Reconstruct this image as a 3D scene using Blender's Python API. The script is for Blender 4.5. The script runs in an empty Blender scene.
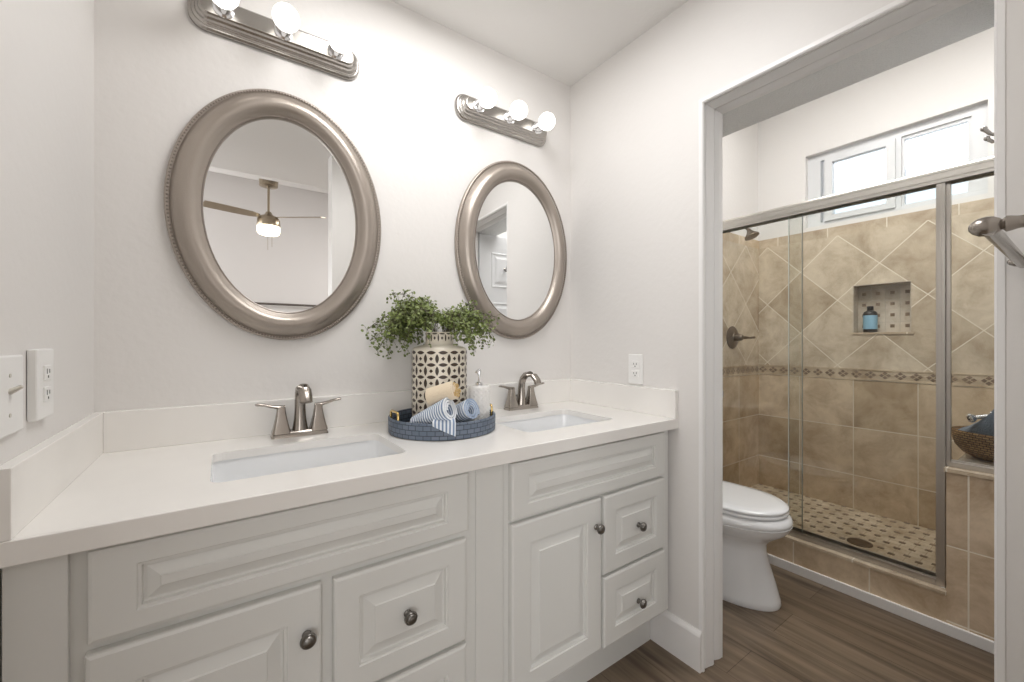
import bpy, bmesh, math, random
from mathutils import Vector, Matrix
PI = math.pi
random.seed(7)
SC = bpy.context.scene
COL = SC.collection

# ------------------------------------------------------------------ camera, world, lights, exposure
cam_d = bpy.data.cameras.new('camera'); cam = bpy.data.objects.new('camera', cam_d); COL.objects.link(cam)
cam.location = (0, 0, 1.19); cam.rotation_euler = (PI/2, 0, -math.radians(35.11))
cam_d.sensor_width = 36; cam_d.lens = 413/1024*36; cam_d.clip_start = 0.01
SC.camera = cam
SC.view_settings.view_transform = 'Standard'; SC.view_settings.look = 'None'
SC.view_settings.gamma = 1; SC.view_settings.use_curve_mapping = False
SC.view_settings.exposure = 0.2
try:
    SC.cycles.use_denoising = True
    SC.cycles.max_bounces = 12; SC.cycles.diffuse_bounces = 6; SC.cycles.glossy_bounces = 6; SC.cycles.transparent_max_bounces = 12
    SC.cycles.caustics_reflective = False; SC.cycles.caustics_refractive = False
    SC.cycles.sample_clamp_indirect = 4
except Exception: pass

world = bpy.data.worlds.new('overcast_sky'); SC.world = world; world.use_nodes = True
bgn = world.node_tree.nodes['Background']; bgn.inputs[0].default_value = (0.86, 0.93, 1.0, 1); bgn.inputs[1].default_value = 3.2

def area(name, loc, rot, sx, sy, power, col=(1, 1, 1)):
    d = bpy.data.lights.new(name, 'AREA'); d.shape = 'RECTANGLE'; d.size = sx; d.size_y = sy; d.energy = power; d.color = col
    o = bpy.data.objects.new(name, d); COL.objects.link(o); o.location = loc; o.rotation_euler = rot
    return o
area('bedroom_left_fill', (-2.45, -2.2, 1.6), (0, -PI/2, 0), 1.8, 2.6, 54, (0.97, 0.98, 1.0))  # added soft light from the bedroom's left side; no window is built there
area('bedroom_frontal_fill', (-1.55, -4.05, 1.5), (PI/2, 0, 0), 1.8, 1.8, 46, (0.98, 0.99, 1.0))  # added frontal fill for the vanity, kept out of mirror view; no patio built
area('bedroom_wall_fill', (2.2, -2.0, 2.6), (math.radians(-25), math.radians(20), 0), 1.2, 1.2, 34, (1.0, 0.97, 0.95))  # added unseen fill that brightens the bedroom reflected in the left mirror
area('vanity_overhead_fill', (0.60, 0.92, 2.43), (0, 0, 0), 0.6, 0.5, 11, (1.0, 0.99, 0.98))  # added overhead fill that lifts the countertop; no ceiling fixture is built
area('toilet_room_side_fill', (1.95, -0.57, 1.55), (math.radians(90), 0, math.radians(-38)), 0.6, 1.2, 19, (1.0, 0.985, 0.97))  # added unseen fill that evens out the shower walls and lower tile
area('toilet_room_ceiling_lamp', (2.2, 0.45, 2.93), (0, 0, 0), 0.8, 1.3, 25, (1.0, 0.985, 0.96))

# ------------------------------------------------------------------ materials
def nm(name):
    m = bpy.data.materials.new(name); m.use_nodes = True
    return m, m.node_tree.nodes, m.node_tree.links, m.node_tree.nodes['Principled BSDF']
def mat(name, col, rough=0.5, metal=0.0, bump=0, bscale=60, coat=0, var=0, vscale=8, spec=None, sheen=0):
    m, N, L, b = nm(name)
    b.inputs['Base Color'].default_value = (*col, 1); b.inputs['Roughness'].default_value = rough; b.inputs['Metallic'].default_value = metal
    if coat: b.inputs['Coat Weight'].default_value = coat; b.inputs['Coat Roughness'].default_value = 0.08
    if spec is not None: b.inputs['Specular IOR Level'].default_value = spec
    if sheen: b.inputs['Sheen Weight'].default_value = sheen
    geo = N.new('ShaderNodeNewGeometry')
    if bump:
        n = N.new('ShaderNodeTexNoise'); n.inputs['Scale'].default_value = bscale; n.inputs['Detail'].default_value = 3
        L.new(geo.outputs['Position'], n.inputs['Vector'])
        bp = N.new('ShaderNodeBump'); bp.inputs['Strength'].default_value = bump; bp.inputs['Distance'].default_value = 0.004
        L.new(n.outputs['Fac'], bp.inputs['Height']); L.new(bp.outputs['Normal'], b.inputs['Normal'])
    if var:
        n = N.new('ShaderNodeTexNoise'); n.inputs['Scale'].default_value = vscale; n.inputs['Detail'].default_value = 4
        L.new(geo.outputs['Position'], n.inputs['Vector'])
        r = N.new('ShaderNodeValToRGB')
        r.color_ramp.elements[0].position = 0.3; r.color_ramp.elements[1].position = 0.7
        r.color_ramp.elements[0].color = (*[c*(1-var) for c in col], 1); r.color_ramp.elements[1].color = (*[min(1, c*(1+var)) for c in col], 1)
        L.new(n.outputs['Fac'], r.inputs['Fac']); L.new(r.outputs['Color'], b.inputs['Base Color'])
    return m
def emit(name, col, s):
    m, N, L, b = nm(name)
    b.inputs['Base Color'].default_value = (*col, 1); b.inputs['Emission Color'].default_value = (*col, 1); b.inputs['Emission Strength'].default_value = s
    return m
def glass(name, tint, gl=0.08):
    m, N, L, b = nm(name); N.remove(b)
    t = N.new('ShaderNodeBsdfTransparent'); t.inputs[0].default_value = (*tint, 1)
    g = N.new('ShaderNodeBsdfGlossy'); g.inputs['Roughness'].default_value = 0.01
    fr = N.new('ShaderNodeFresnel'); fr.inputs['IOR'].default_value = 1.45
    mx = N.new('ShaderNodeMixShader'); L.new(fr.outputs[0], mx.inputs[0]); L.new(t.outputs[0], mx.inputs[1]); L.new(g.outputs[0], mx.inputs[2])
    L.new(mx.outputs[0], N['Material Output'].inputs['Surface'])
    return m

M = {}
M['wall'] = mat('white_wall_paint', (0.75, 0.73, 0.71), 0.45, bump=0.2, bscale=45)
M['ceil'] = mat('ceiling_paint', (0.79, 0.78, 0.765), 0.6, bump=0.2, bscale=60)
M['soffit'] = mat('textured_soffit_paint', (0.80, 0.81, 0.81), 0.25, bump=1.0, bscale=170)
M['bedwall'] = mat('bedroom_wall_paint', (0.68, 0.66, 0.645), 0.6, bump=0.2, bscale=60)
M['trim'] = mat('white_trim_enamel', (0.83, 0.82, 0.81), 0.3)
M['door'] = mat('white_door_enamel', (0.80, 0.81, 0.83), 0.35)
M['cab'] = mat('greige_cabinet_paint', (0.72, 0.72, 0.695), 0.38)
M['quartz'] = mat('white_quartz', (0.84, 0.82, 0.79), 0.16, var=0.025, vscale=5)
M['porc'] = mat('white_porcelain', (0.85, 0.86, 0.87), 0.07, coat=0.4)
M['nickel'] = mat('brushed_nickel', (0.37, 0.335, 0.30), 0.27, 1.0)
M['fixnickel'] = mat('satin_nickel', (0.43, 0.41, 0.385), 0.26, 1.0)
M['bronze'] = mat('dark_bronze', (0.20, 0.16, 0.125), 0.3, 1.0)
M['pewter'] = mat('aged_pewter', (0.23, 0.22, 0.205), 0.32, 1.0)
M['chrome'] = mat('chrome', (0.85, 0.86, 0.88), 0.05, 1.0)
M['alu'] = mat('brushed_aluminium', (0.56, 0.53, 0.49), 0.3, 1.0)
M['champ'] = mat('champagne_frame', (0.37, 0.325, 0.285), 0.33, 0.62, bump=0.15, bscale=300)
M['champd'] = mat('champagne_frame_edge', (0.25, 0.215, 0.19), 0.4, 0.6)
M['plastic'] = mat('white_plastic', (0.84, 0.835, 0.82), 0.3)
M['slot'] = mat('dark_slot', (0.03, 0.03, 0.03), 0.6)
M['toggle'] = mat('beige_toggle', (0.62, 0.59, 0.53), 0.35)
M['bulb'] = emit('lit_globe_bulb', (1.0, 0.965, 0.92), 3.1)
M['fanlight'] = emit('lit_frosted_glass', (1.0, 0.88, 0.66), 4.5)
M['glass'] = glass('clear_shower_glass', (0.965, 0.975, 0.965))
M['edge'] = mat('green_glass_edge', (0.60, 0.64, 0.60), 0.2)
M['wglass'] = glass('window_glass', (0.98, 0.99, 0.99))
M['vinyl'] = mat('white_vinyl', (0.70, 0.71, 0.72), 0.3)
M['black'] = mat('black_plastic', (0.018, 0.015, 0.014), 0.3)
M['blue'] = mat('pale_blue_label', (0.26, 0.47, 0.62), 0.5)
M['gold'] = mat('brass_handle', (0.72, 0.52, 0.20), 0.22, 1.0)
M['cream'] = mat('cream_glaze', (0.80, 0.74, 0.63), 0.3)
M['brown'] = mat('brown_glaze', (0.055, 0.034, 0.022), 0.4)
M['leaf'] = mat('green_leaf', (0.16, 0.205, 0.055), 0.5, var=0.5, vscale=45)
M['stem'] = mat('brown_stem', (0.07, 0.06, 0.03), 0.6)
M['ceramic'] = mat('matte_white_ceramic', (0.84, 0.83, 0.81), 0.3)
M['loofah'] = mat('cream_terry', (0.83, 0.70, 0.52), 0.9, bump=0.6, bscale=260, sheen=0.3)
M['loofah2'] = mat('tan_terry', (0.66, 0.47, 0.22), 0.9, bump=0.8, bscale=300)
M['bluetowel'] = mat('slate_blue_towel', (0.21, 0.27, 0.35), 0.95, bump=1.0, bscale=200, sheen=0.3)
M['blind'] = mat('grey_outdoor_metal', (0.40, 0.43, 0.45), 0.5)
M['fanbronze'] = mat('warm_brushed_nickel', (0.36, 0.30, 0.22), 0.3, 0.9)
M['darkwood'] = mat('dark_rod', (0.10, 0.085, 0.075), 0.4)

def stripe_mat(name, c1, c2, freq, axis):
    m, N, L, b = nm(name)
    tc = N.new('ShaderNodeUVMap'); sp = N.new('ShaderNodeSeparateXYZ'); L.new(tc.outputs[0], sp.inputs[0])
    mu = N.new('ShaderNodeMath'); mu.operation = 'MULTIPLY'; mu.inputs[1].default_value = freq*2*PI; L.new(sp.outputs[axis], mu.inputs[0])
    si = N.new('ShaderNodeMath'); si.operation = 'SINE'; L.new(mu.outputs[0], si.inputs[0])
    r = N.new('ShaderNodeValToRGB'); r.color_ramp.elements[0].color = (*c1, 1); r.color_ramp.elements[1].color = (*c2, 1)
    r.color_ramp.elements[0].position = 0.35; r.color_ramp.elements[1].position = 0.6
    ad = N.new('ShaderNodeMath'); ad.operation = 'MULTIPLY_ADD'; ad.inputs[1].default_value = .5; ad.inputs[2].default_value = .5
    L.new(si.outputs[0], ad.inputs[0]); L.new(ad.outputs[0], r.inputs[0]); L.new(r.outputs[0], b.inputs['Base Color'])
    bp = N.new('ShaderNodeBump'); bp.inputs['Strength'].default_value = 0.5; bp.inputs['Distance'].default_value = 0.002
    L.new(ad.outputs[0], bp.inputs['Height']); L.new(bp.outputs[0], b.inputs['Normal'])
    b.inputs['Roughness'].default_value = 0.95
    return m
M['stripe'] = stripe_mat('blue_striped_terry', (0.20, 0.28, 0.42), (0.78, 0.82, 0.87), 105, 0)

def floor_mat():
    m, N, L, b = nm('wood_plank_floor')
    geo = N.new('ShaderNodeNewGeometry'); sp = N.new('ShaderNodeSeparateXYZ'); L.new(geo.outputs['Position'], sp.inputs[0])
    cb = N.new('ShaderNodeCombineXYZ'); L.new(sp.outputs[1], cb.inputs[0]); L.new(sp.outputs[0], cb.inputs[1])
    br = N.new('ShaderNodeTexBrick'); L.new(cb.outputs[0], br.inputs['Vector'])
    br.inputs['Scale'].default_value = 1; br.inputs['Brick Width'].default_value = 1.22; br.inputs['Row Height'].default_value = 0.185
    br.inputs['Mortar Size'].default_value = 0.0012; br.offset = 0.37
    br.inputs['Color1'].default_value = (0.145, 0.105, 0.071, 1); br.inputs['Color2'].default_value = (0.20, 0.152, 0.107, 1); br.inputs['Mortar'].default_value = (0.07, 0.045, 0.03, 1)
    mp = N.new('ShaderNodeMapping'); mp.inputs['Scale'].default_value = (22, 1.6, 1); L.new(geo.outputs['Position'], mp.inputs[0])
    n1 = N.new('ShaderNodeTexNoise'); n1.inputs['Scale'].default_value = 1; n1.inputs['Detail'].default_value = 6; n1.inputs['Distortion'].default_value = .9; L.new(mp.outputs[0], n1.inputs['Vector'])
    r1 = N.new('ShaderNodeValToRGB'); L.new(n1.outputs['Fac'], r1.inputs[0])
    r1.color_ramp.elements[0].position = .33; r1.color_ramp.elements[0].color = (.58, .55, .52, 1)
    r1.color_ramp.elements[1].position = .62; r1.color_ramp.elements[1].color = (1.25, 1.25, 1.22, 1)
    mx = N.new('ShaderNodeMix'); mx.data_type = 'RGBA'; mx.blend_type = 'MULTIPLY'; mx.inputs[0].default_value = 1
    L.new(br.outputs['Color'], mx.inputs[6]); L.new(r1.outputs[0], mx.inputs[7])
    mp2 = N.new('ShaderNodeMapping'); mp2.inputs['Scale'].default_value = (9, 1.1, 1); L.new(geo.outputs['Position'], mp2.inputs[0])
    n2 = N.new('ShaderNodeTexNoise'); n2.inputs['Scale'].default_value = 1.3; n2.inputs['Detail'].default_value = 3; L.new(mp2.outputs[0], n2.inputs['Vector'])
    r2 = N.new('ShaderNodeValToRGB'); L.new(n2.outputs['Fac'], r2.inputs[0])
    r2.color_ramp.elements[0].position = .30; r2.color_ramp.elements[0].color = (.35, .33, .31, 1); r2.color_ramp.elements[1].position = .42; r2.color_ramp.elements[1].color = (1, 1, 1, 1)
    mx2 = N.new('ShaderNodeMix'); mx2.data_type = 'RGBA'; mx2.blend_type = 'MULTIPLY'; mx2.inputs[0].default_value = .85
    L.new(mx.outputs[2], mx2.inputs[6]); L.new(r2.outputs[0], mx2.inputs[7]); L.new(mx2.outputs[2], b.inputs['Base Color'])
    b.inputs['Roughness'].default_value = 0.38
    bp = N.new('ShaderNodeBump'); bp.inputs['Strength'].default_value = .25; bp.inputs['Distance'].default_value = .002
    L.new(n1.outputs['Fac'], bp.inputs['Height']); L.new(bp.outputs[0], b.inputs['Normal'])
    return m
M['floor'] = floor_mat()

def tile_mat(name, ax, origin, w, h, rot=0, c1=(0.53, 0.415, 0.28), c2=(0.71, 0.585, 0.43), grout=(0.80, 0.73, 0.61), mortar=0.0028, rough=0.22):
    m, N, L, b = nm(name)
    geo = N.new('ShaderNodeNewGeometry'); sp = N.new('ShaderNodeSeparateXYZ'); L.new(geo.outputs['Position'], sp.inputs[0])
    cb = N.new('ShaderNodeCombineXYZ')
    for k in (0, 1):
        sb = N.new('ShaderNodeMath'); sb.operation = 'SUBTRACT'; sb.inputs[1].default_value = origin[k]
        L.new(sp.outputs[ax[k]], sb.inputs[0]); L.new(sb.outputs[0], cb.inputs[k])
    mp = N.new('ShaderNodeMapping'); mp.inputs['Rotation'].default_value = (0, 0, rot); L.new(cb.outputs[0], mp.inputs[0])
    ad = N.new('ShaderNodeVectorMath'); ad.operation = 'ADD'; ad.inputs[1].default_value = (w*40, h*40, 0); L.new(mp.outputs[0], ad.inputs[0])
    br = N.new('ShaderNodeTexBrick'); L.new(ad.outputs[0], br.inputs['Vector'])
    br.inputs['Scale'].default_value = 1; br.inputs['Brick Width'].default_value = w; br.inputs['Row Height'].default_value = h
    br.inputs['Mortar Size'].default_value = mortar; br.inputs['Mortar Smooth'].default_value = .2; br.offset = 0; br.squash = 1
    br.inputs['Color1'].default_value = (*c1, 1); br.inputs['Color2'].default_value = (*c2, 1); br.inputs['Mortar'].default_value = (*grout, 1)
    n = N.new('ShaderNodeTexNoise'); n.inputs['Scale'].default_value = 6.5; n.inputs['Detail'].default_value = 7; n.inputs['Roughness'].default_value = .66; n.inputs['Distortion'].default_value = .35
    L.new(geo.outputs['Position'], n.inputs['Vector'])
    r = N.new('ShaderNodeValToRGB'); L.new(n.outputs['Fac'], r.inputs[0])
    r.color_ramp.elements[0].position = .33; r.color_ramp.elements[0].color = (.64, .57, .50, 1)
    r.color_ramp.elements[1].position = .63; r.color_ramp.elements[1].color = (1.12, 1.12, 1.12, 1)
    mx = N.new('ShaderNodeMix'); mx.data_type = 'RGBA'; mx.blend_type = 'MULTIPLY'; mx.inputs[0].default_value = .8
    L.new(br.outputs['Color'], mx.inputs[6]); L.new(r.outputs[0], mx.inputs[7])
    mx2 = N.new('ShaderNodeMix'); mx2.data_type = 'RGBA'; L.new(br.outputs['Fac'], mx2.inputs[0]); L.new(mx.outputs[2], mx2.inputs[6]); mx2.inputs[7].default_value = (*grout, 1)
    L.new(mx2.outputs[2], b.inputs['Base Color'])
    iv = N.new('ShaderNodeMath'); iv.operation = 'SUBTRACT'; iv.inputs[0].default_value = 1; L.new(br.outputs['Fac'], iv.inputs[1])
    bp = N.new('ShaderNodeBump'); bp.inputs['Strength'].default_value = .5; bp.inputs['Distance'].default_value = .002
    L.new(iv.outputs[0], bp.inputs['Height']); L.new(bp.outputs[0], b.inputs['Normal'])
    b.inputs['Roughness'].default_value = rough
    return m
DS = 0.305
TX = dict(
    low=tile_mat('square_travertine_side', (1, 2), (0.615, 0.63), .305, .31),
    dia=tile_mat('diagonal_travertine_side', (1, 2), (1.005, 1.462), DS, DS, PI/4, c1=(0.50, 0.41, 0.30), c2=(0.68, 0.595, 0.47)),
    top=tile_mat('border_travertine_side', (1, 2), (1.06, 1.80), .305, .305, c1=(0.53, 0.44, 0.33), c2=(0.60, 0.50, 0.38)),
    lowb=tile_mat('square_travertine_end', (0, 2), (3.06, 0.63), .305, .31),
    diab=tile_mat('diagonal_travertine_end', (0, 2), (3.16, 1.462), DS, DS, PI/4, c1=(0.50, 0.41, 0.30), c2=(0.68, 0.595, 0.47)),
    band=tile_mat('band_travertine', (1, 2), (0, 0), 3, 3, c1=(0.60, 0.50, 0.37), c2=(0.60, 0.50, 0.37)),
    curb=tile_mat('curb_travertine', (1, 2), (0.602, 0.36), .305, .32),
    knee=tile_mat('knee_wall_travertine', (1, 2), (0.297, 0.36), .305, .305, c1=(0.58, 0.46, 0.33), c2=(0.70, 0.57, 0.42)),
    curbtop=tile_mat('curb_top_travertine', (1, 0), (0.357, 2.5), .305, .3, c1=(0.58, 0.48, 0.36), c2=(0.64, 0.54, 0.41)),
    bench=tile_mat('bench_tile', (1, 0), (0.355, 2.585), .105, .105, c1=(0.74, 0.68, 0.57), c2=(0.78, 0.72, 0.62), grout=(0.6, 0.5, 0.38)),
    pan=tile_mat('mosaic_pan', (1, 0), (0, 0), .051, .051, c1=(0.74, 0.64, 0.49), c2=(0.80, 0.71, 0.56), grout=(0.55, 0.46, 0.35), mortar=.0012),
    niche=tile_mat('niche_mosaic', (1, 2), (0.923, 1.24), .07, .07, c1=(0.52, 0.46, 0.38), c2=(0.60, 0.53, 0.44), grout=(0.5, 0.45, 0.38), mortar=.0012))
M['dot'] = mat('brown_mosaic', (0.20, 0.135, 0.09), 0.3, var=.3, vscale=30)
M['dot2'] = mat('taupe_mosaic', (0.24, 0.17, 0.115), 0.3, var=.25, vscale=30)

def weave_mat(name, c1, c2, w, h, mort):
    m, N, L, b = nm(name)
    uv = N.new('ShaderNodeUVMap')
    br = N.new('ShaderNodeTexBrick'); L.new(uv.outputs[0], br.inputs['Vector']); br.inputs['Scale'].default_value = 1
    br.inputs['Brick Width'].default_value = w; br.inputs['Row Height'].default_value = h; br.inputs['Mortar Size'].default_value = mort; br.offset = .5
    br.inputs['Color1'].default_value = (*c1, 1); br.inputs['Color2'].default_value = (*c2, 1); br.inputs['Mortar'].default_value = (*[c*.35 for c in c1], 1)
    n = N.new('ShaderNodeTexNoise'); n.inputs['Scale'].default_value = 260
    mx = N.new('ShaderNodeMix'); mx.data_type = 'RGBA'; mx.blend_type = 'OVERLAY'; mx.inputs[0].default_value = .5
    L.new(br.outputs['Color'], mx.inputs[6]); L.new(n.outputs['Color'], mx.inputs[7]); L.new(mx.outputs[2], b.inputs['Base Color'])
    iv = N.new('ShaderNodeMath'); iv.operation = 'SUBTRACT'; iv.inputs[0].default_value = 1; L.new(br.outputs['Fac'], iv.inputs[1])
    bp = N.new('ShaderNodeBump'); bp.inputs['Strength'].default_value = .8; bp.inputs['Distance'].default_value = .002
    L.new(iv.outputs[0], bp.inputs['Height']); L.new(bp.outputs[0], b.inputs['Normal']); b.inputs['Roughness'].default_value = .55
    return m
M['trayweave'] = weave_mat('slate_blue_woven', (0.105, 0.135, 0.185), (0.15, 0.185, 0.24), .024, .0145, .0011)
M['wicker'] = weave_mat('brown_wicker', (0.36, 0.19, 0.07), (0.60, 0.37, 0.16), .022, .010, .0018)

# ------------------------------------------------------------------ geometry builder
def wloc(o):
    v = Vector((0, 0, 0))
    while o is not None:
        v += o.location; o = o.parent
    return v
class MB:
    def __init__(s): s.v = []; s.f = []; s.m = []; s.uv = {}
    def add(s, vs, fs, mi=0, uvs=None):
        b = len(s.v); s.v += [tuple(p) for p in vs]
        for i, f in enumerate(fs):
            if uvs: s.uv[len(s.f)] = [uvs[k] for k in f] if not isinstance(uvs[0], list) else uvs[i]
            s.f.append([b+k for k in f]); s.m.append(mi)
        return s
    def box(s, x0, x1, y0, y1, z0, z1, mi=0):
        vs = [(x, y, z) for z in (z0, z1) for y in (y0, y1) for x in (x0, x1)]
        return s.add(vs, [(0, 2, 3, 1), (4, 5, 7, 6), (0, 1, 5, 4), (2, 6, 7, 3), (0, 4, 6, 2), (1, 3, 7, 5)], mi)
    def loft(s, rings, mi=0, cap0=True, cap1=True, uvr=None, closed=True):
        n = len(rings[0]); vs = [p for r in rings for p in r]; fs = []; us = []
        e = n if closed else n-1
        for i in range(len(rings)-1):
            for j in range(e):
                k = (j+1) % n
                fs.append((i*n+j, i*n+k, (i+1)*n+k, (i+1)*n+j))
                if uvr: us.append([uvr(i, j), uvr(i, j+1), uvr(i+1, j+1), uvr(i+1, j)])
        if closed and cap0: fs.append(tuple(reversed(range(n)))); us.append([(0, 0)]*n)
        if closed and cap1: fs.append(tuple((len(rings)-1)*n+j for j in range(n))); us.append([(0, 0)]*n)
        return s.add(vs, fs, mi, us if uvr else None)
    def lathe(s, prof, c, axis=(0, 0, 1), n=32, mi=0, cap0=True, cap1=True, sx=1, sy=1, uvr=None):
        a = Vector(axis).normalized(); q = Vector((0, 0, 1)).rotation_difference(a) if a.z > -0.999 else None
        rings = []
        for r, h in prof:
            ring = []
            for j in range(n):
                t = 2*PI*j/n; p = Vector((r*sx*math.cos(t), r*sy*math.sin(t), h))
                p = (q @ p) if q else Vector((p.x, -p.y, -p.z))
                ring.append(p+Vector(c))
            rings.append(ring)
        return s.loft(rings, mi, cap0, cap1, uvr)
    def cyl(s, p0, p1, r, n=20, mi=0, r1=None):
        d = Vector(p1)-Vector(p0)
        return s.lathe([(r, 0), (r if r1 is None else r1, d.length)], p0, d, n, mi)
    def sphere(s, c, r, n=24, m=14, mi=0, sz=1, axis=(0, 0, 1)):
        return s.lathe([(r*math.sin(PI*k/m)+1e-5, -r*sz*math.cos(PI*k/m)) for k in range(m+1)], c, axis, n, mi)
    def tube(s, pts, rad, n=12, mi=0, flat=(1, 1), up=(0, 0, 1), caps=True):
        pts = [Vector(p) for p in pts]; rings = []
        for i, p in enumerate(pts):
            d = (pts[min(i+1, len(pts)-1)]-pts[max(i-1, 0)]).normalized()
            u = Vector(up); sd = d.cross(u)
            if sd.length < 1e-3: sd = d.cross(Vector((1, 0, 0)))
            sd.normalize(); w = sd.cross(d)
            r = rad[i] if isinstance(rad, (list, tuple)) else rad
            ra, rb = (r if isinstance(r, (list, tuple)) else (r*flat[0], r*flat[1]))
            rings.append([p+sd*ra*math.cos(2*PI*j/n)+w*rb*math.sin(2*PI*j/n) for j in range(n)])
        return s.loft(rings, mi, caps, caps)
    def rev(s): s.f = [list(reversed(f)) for f in s.f]; return s
    def build(s, name, mats, parent=None, smooth=None, bevel=0, bseg=2, weld=True, loc=None, subsurf=0, recalc=True):
        if not isinstance(mats, (list, tuple)): mats = [mats]
        if parent is not None: base = wloc(parent)
        elif loc is not None: base = Vector(loc)
        else:
            xs = [p[0] for p in s.v]; ys = [p[1] for p in s.v]; zs = [p[2] for p in s.v]
            base = Vector(((min(xs)+max(xs))/2, (min(ys)+max(ys))/2, min(zs)))
        me = bpy.data.meshes.new(name)
        me.from_pydata([tuple(Vector(p)-base) for p in s.v], [], s.f)
        for m_ in mats: me.materials.append(M[m_] if isinstance(m_, str) else m_)
        me.polygons.foreach_set('material_index', s.m)
        if s.uv:
            ul = me.uv_layers.new(name='UVMap')
            for fi, uvs in s.uv.items():
                p = me.polygons[fi]
                for k, li in enumerate(p.loop_indices): ul.data[li].uv = uvs[k]
        bm = bmesh.new(); bm.from_mesh(me)
        if weld: bmesh.ops.remove_doubles(bm, verts=bm.verts, dist=1e-6)
        if recalc: bmesh.ops.recalc_face_normals(bm, faces=bm.faces)
        bm.to_mesh(me); bm.free()
        o = bpy.data.objects.new(name, me); COL.objects.link(o)
        if parent is not None: o.parent = parent
        else: o.location = base
        if smooth:
            me.polygons.foreach_set('use_smooth', [True]*len(me.polygons))
            try:
                me.set_sharp_from_angle(angle=math.radians(smooth))
            except Exception: pass
        if bevel:
            b = o.modifiers.new('bevel', 'BEVEL'); b.width = bevel; b.segments = bseg; b.limit_method = 'ANGLE'; b.angle_limit = math.radians(40)
        if subsurf:
            b = o.modifiers.new('sub', 'SUBSURF'); b.levels = subsurf; b.render_levels = subsurf
        return o
def thing(name, label, cat, loc, group=None):
    o = bpy.data.objects.new(name, None); COL.objects.link(o); o.location = loc; o.empty_display_size = .05
    return tag(o, label, cat, group)
def tag(o, label, cat, group=None, kind=None):
    o['label'] = label; o['category'] = cat
    if group: o['group'] = group
    if kind: o['kind'] = kind
    return o
def struct(mb, name, mats, label=None, cat=None, **k):
    o = mb.build(name, mats, **k); o['kind'] = 'structure'
    if label: o['label'] = label
    if cat: o['category'] = cat
    return o
def copy_tree(o, parent=None):
    c = o.copy(); COL.objects.link(c)
    if parent is not None: c.parent = parent
    for ch in list(o.children): copy_tree(ch, c)
    return c

# ------------------------------------------------------------------ the shell
XL, XR, XJ, YB, ZC = -0.272, 1.414, 1.545, 1.508, 2.45
XF = 3.37            # far shower wall
ZO = 2.05            # head of the opening
Y0, Y1 = 0.1315, 0.822  # opening in the right wall
ZR = 2.95
struct(MB().box(-2.6, 3.6, -4.1, 1.65, -.1, 0), 'floor', 'floor', 'brown wood plank floor', 'floor')
struct(MB().box(XL-.12, XR, -.69, YB, ZC, ZC+.1), 'ceiling', 'ceil', 'white ceiling over the vanity', 'ceiling')
struct(MB().box(XJ, XF+.3, -.72, YB+.12, ZR, ZR+.1), 'ceiling', 'ceil', 'white ceiling over the toilet and shower', 'ceiling')
vc = MB().loft([[(x, -.69, ZC), (x, -4.2, ZC+3.51*.32), (x, -4.2, ZC+3.51*.32+.1), (x, -.69, ZC+.1)] for x in (-2.7, 3.3)])
struct(vc, 'ceiling', 'bedwall', 'sloped bedroom ceiling seen in the left mirror', 'ceiling')
struct(MB().box(-2.7, XL-.12, -.69, .03, ZC, ZC+.1).box(XR, 3.3, -.69, -.09, ZC, ZC+.1), 'ceiling', 'bedwall', 'flat edge of the bedroom ceiling', 'ceiling')
struct(MB().box(XL-.12, XJ, YB, YB+.12, 0, ZR), 'wall_back', 'wall', 'white wall behind the mirrors', 'wall')
struct(MB().box(XL-.12, XL, .03, YB, 0, ZC), 'wall_left', 'wall', 'white wall on the left with the switch', 'wall')
wr = MB()
wr.box(XR, XJ, Y1+.012, YB, 0, ZR).box(XR, XJ, Y0-.012, Y1+.012, ZO+.012, ZR).box(XR, XJ, -.09, Y0-.012, 0, ZR)
struct(wr, 'wall_right', 'wall', 'white wall with the opening to the toilet and shower', 'wall')
struct(MB().box(XJ, XJ+.185, -.6, YB, ZO, ZR-.001), 'trim_4', 'soffit', 'textured white soffit inside the opening', 'soffit')
wf = MB()
wf.box(.606, XR, -.09, .03, 0, ZC)
struct(wf, 'wall_front', 'wall', 'white wall opposite the mirrors', 'wall')
struct(MB().box(-2.6, XL-.12, -.09, .03, 0, ZC).box(XR, 3.2, -.21, -.09, 0, ZC), 'wall_bedroom_near', 'bedwall', 'bedroom wall beside the doorway', 'wall')
struct(MB().box(-2.7, -2.6, -4.1, .03, 0, 3.6), 'wall_bedroom_left', 'bedwall', 'bedroom side wall', 'wall')
struct(MB().box(3.2, 3.3, -4.1, -.09, 0, 3.6), 'wall_bedroom_right', 'bedwall', 'bedroom wall on the other side', 'wall')
struct(MB().box(-2.7, 3.3, -4.2, -4.1, 0, 3.6), 'wall_bedroom_far', 'bedwall', 'pale bedroom wall seen in the left mirror', 'wall')
struct(MB().box(XJ, XF+.3, -.72, -.6, 0, ZR), 'wall_toilet_front', 'wall', 'wall behind the open door', 'wall')
struct(MB().box(XJ, XF+.12, YB, YB+.12, 0, ZR), 'wall_toilet_back', 'wall', 'white wall behind the toilet', 'wall')
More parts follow.
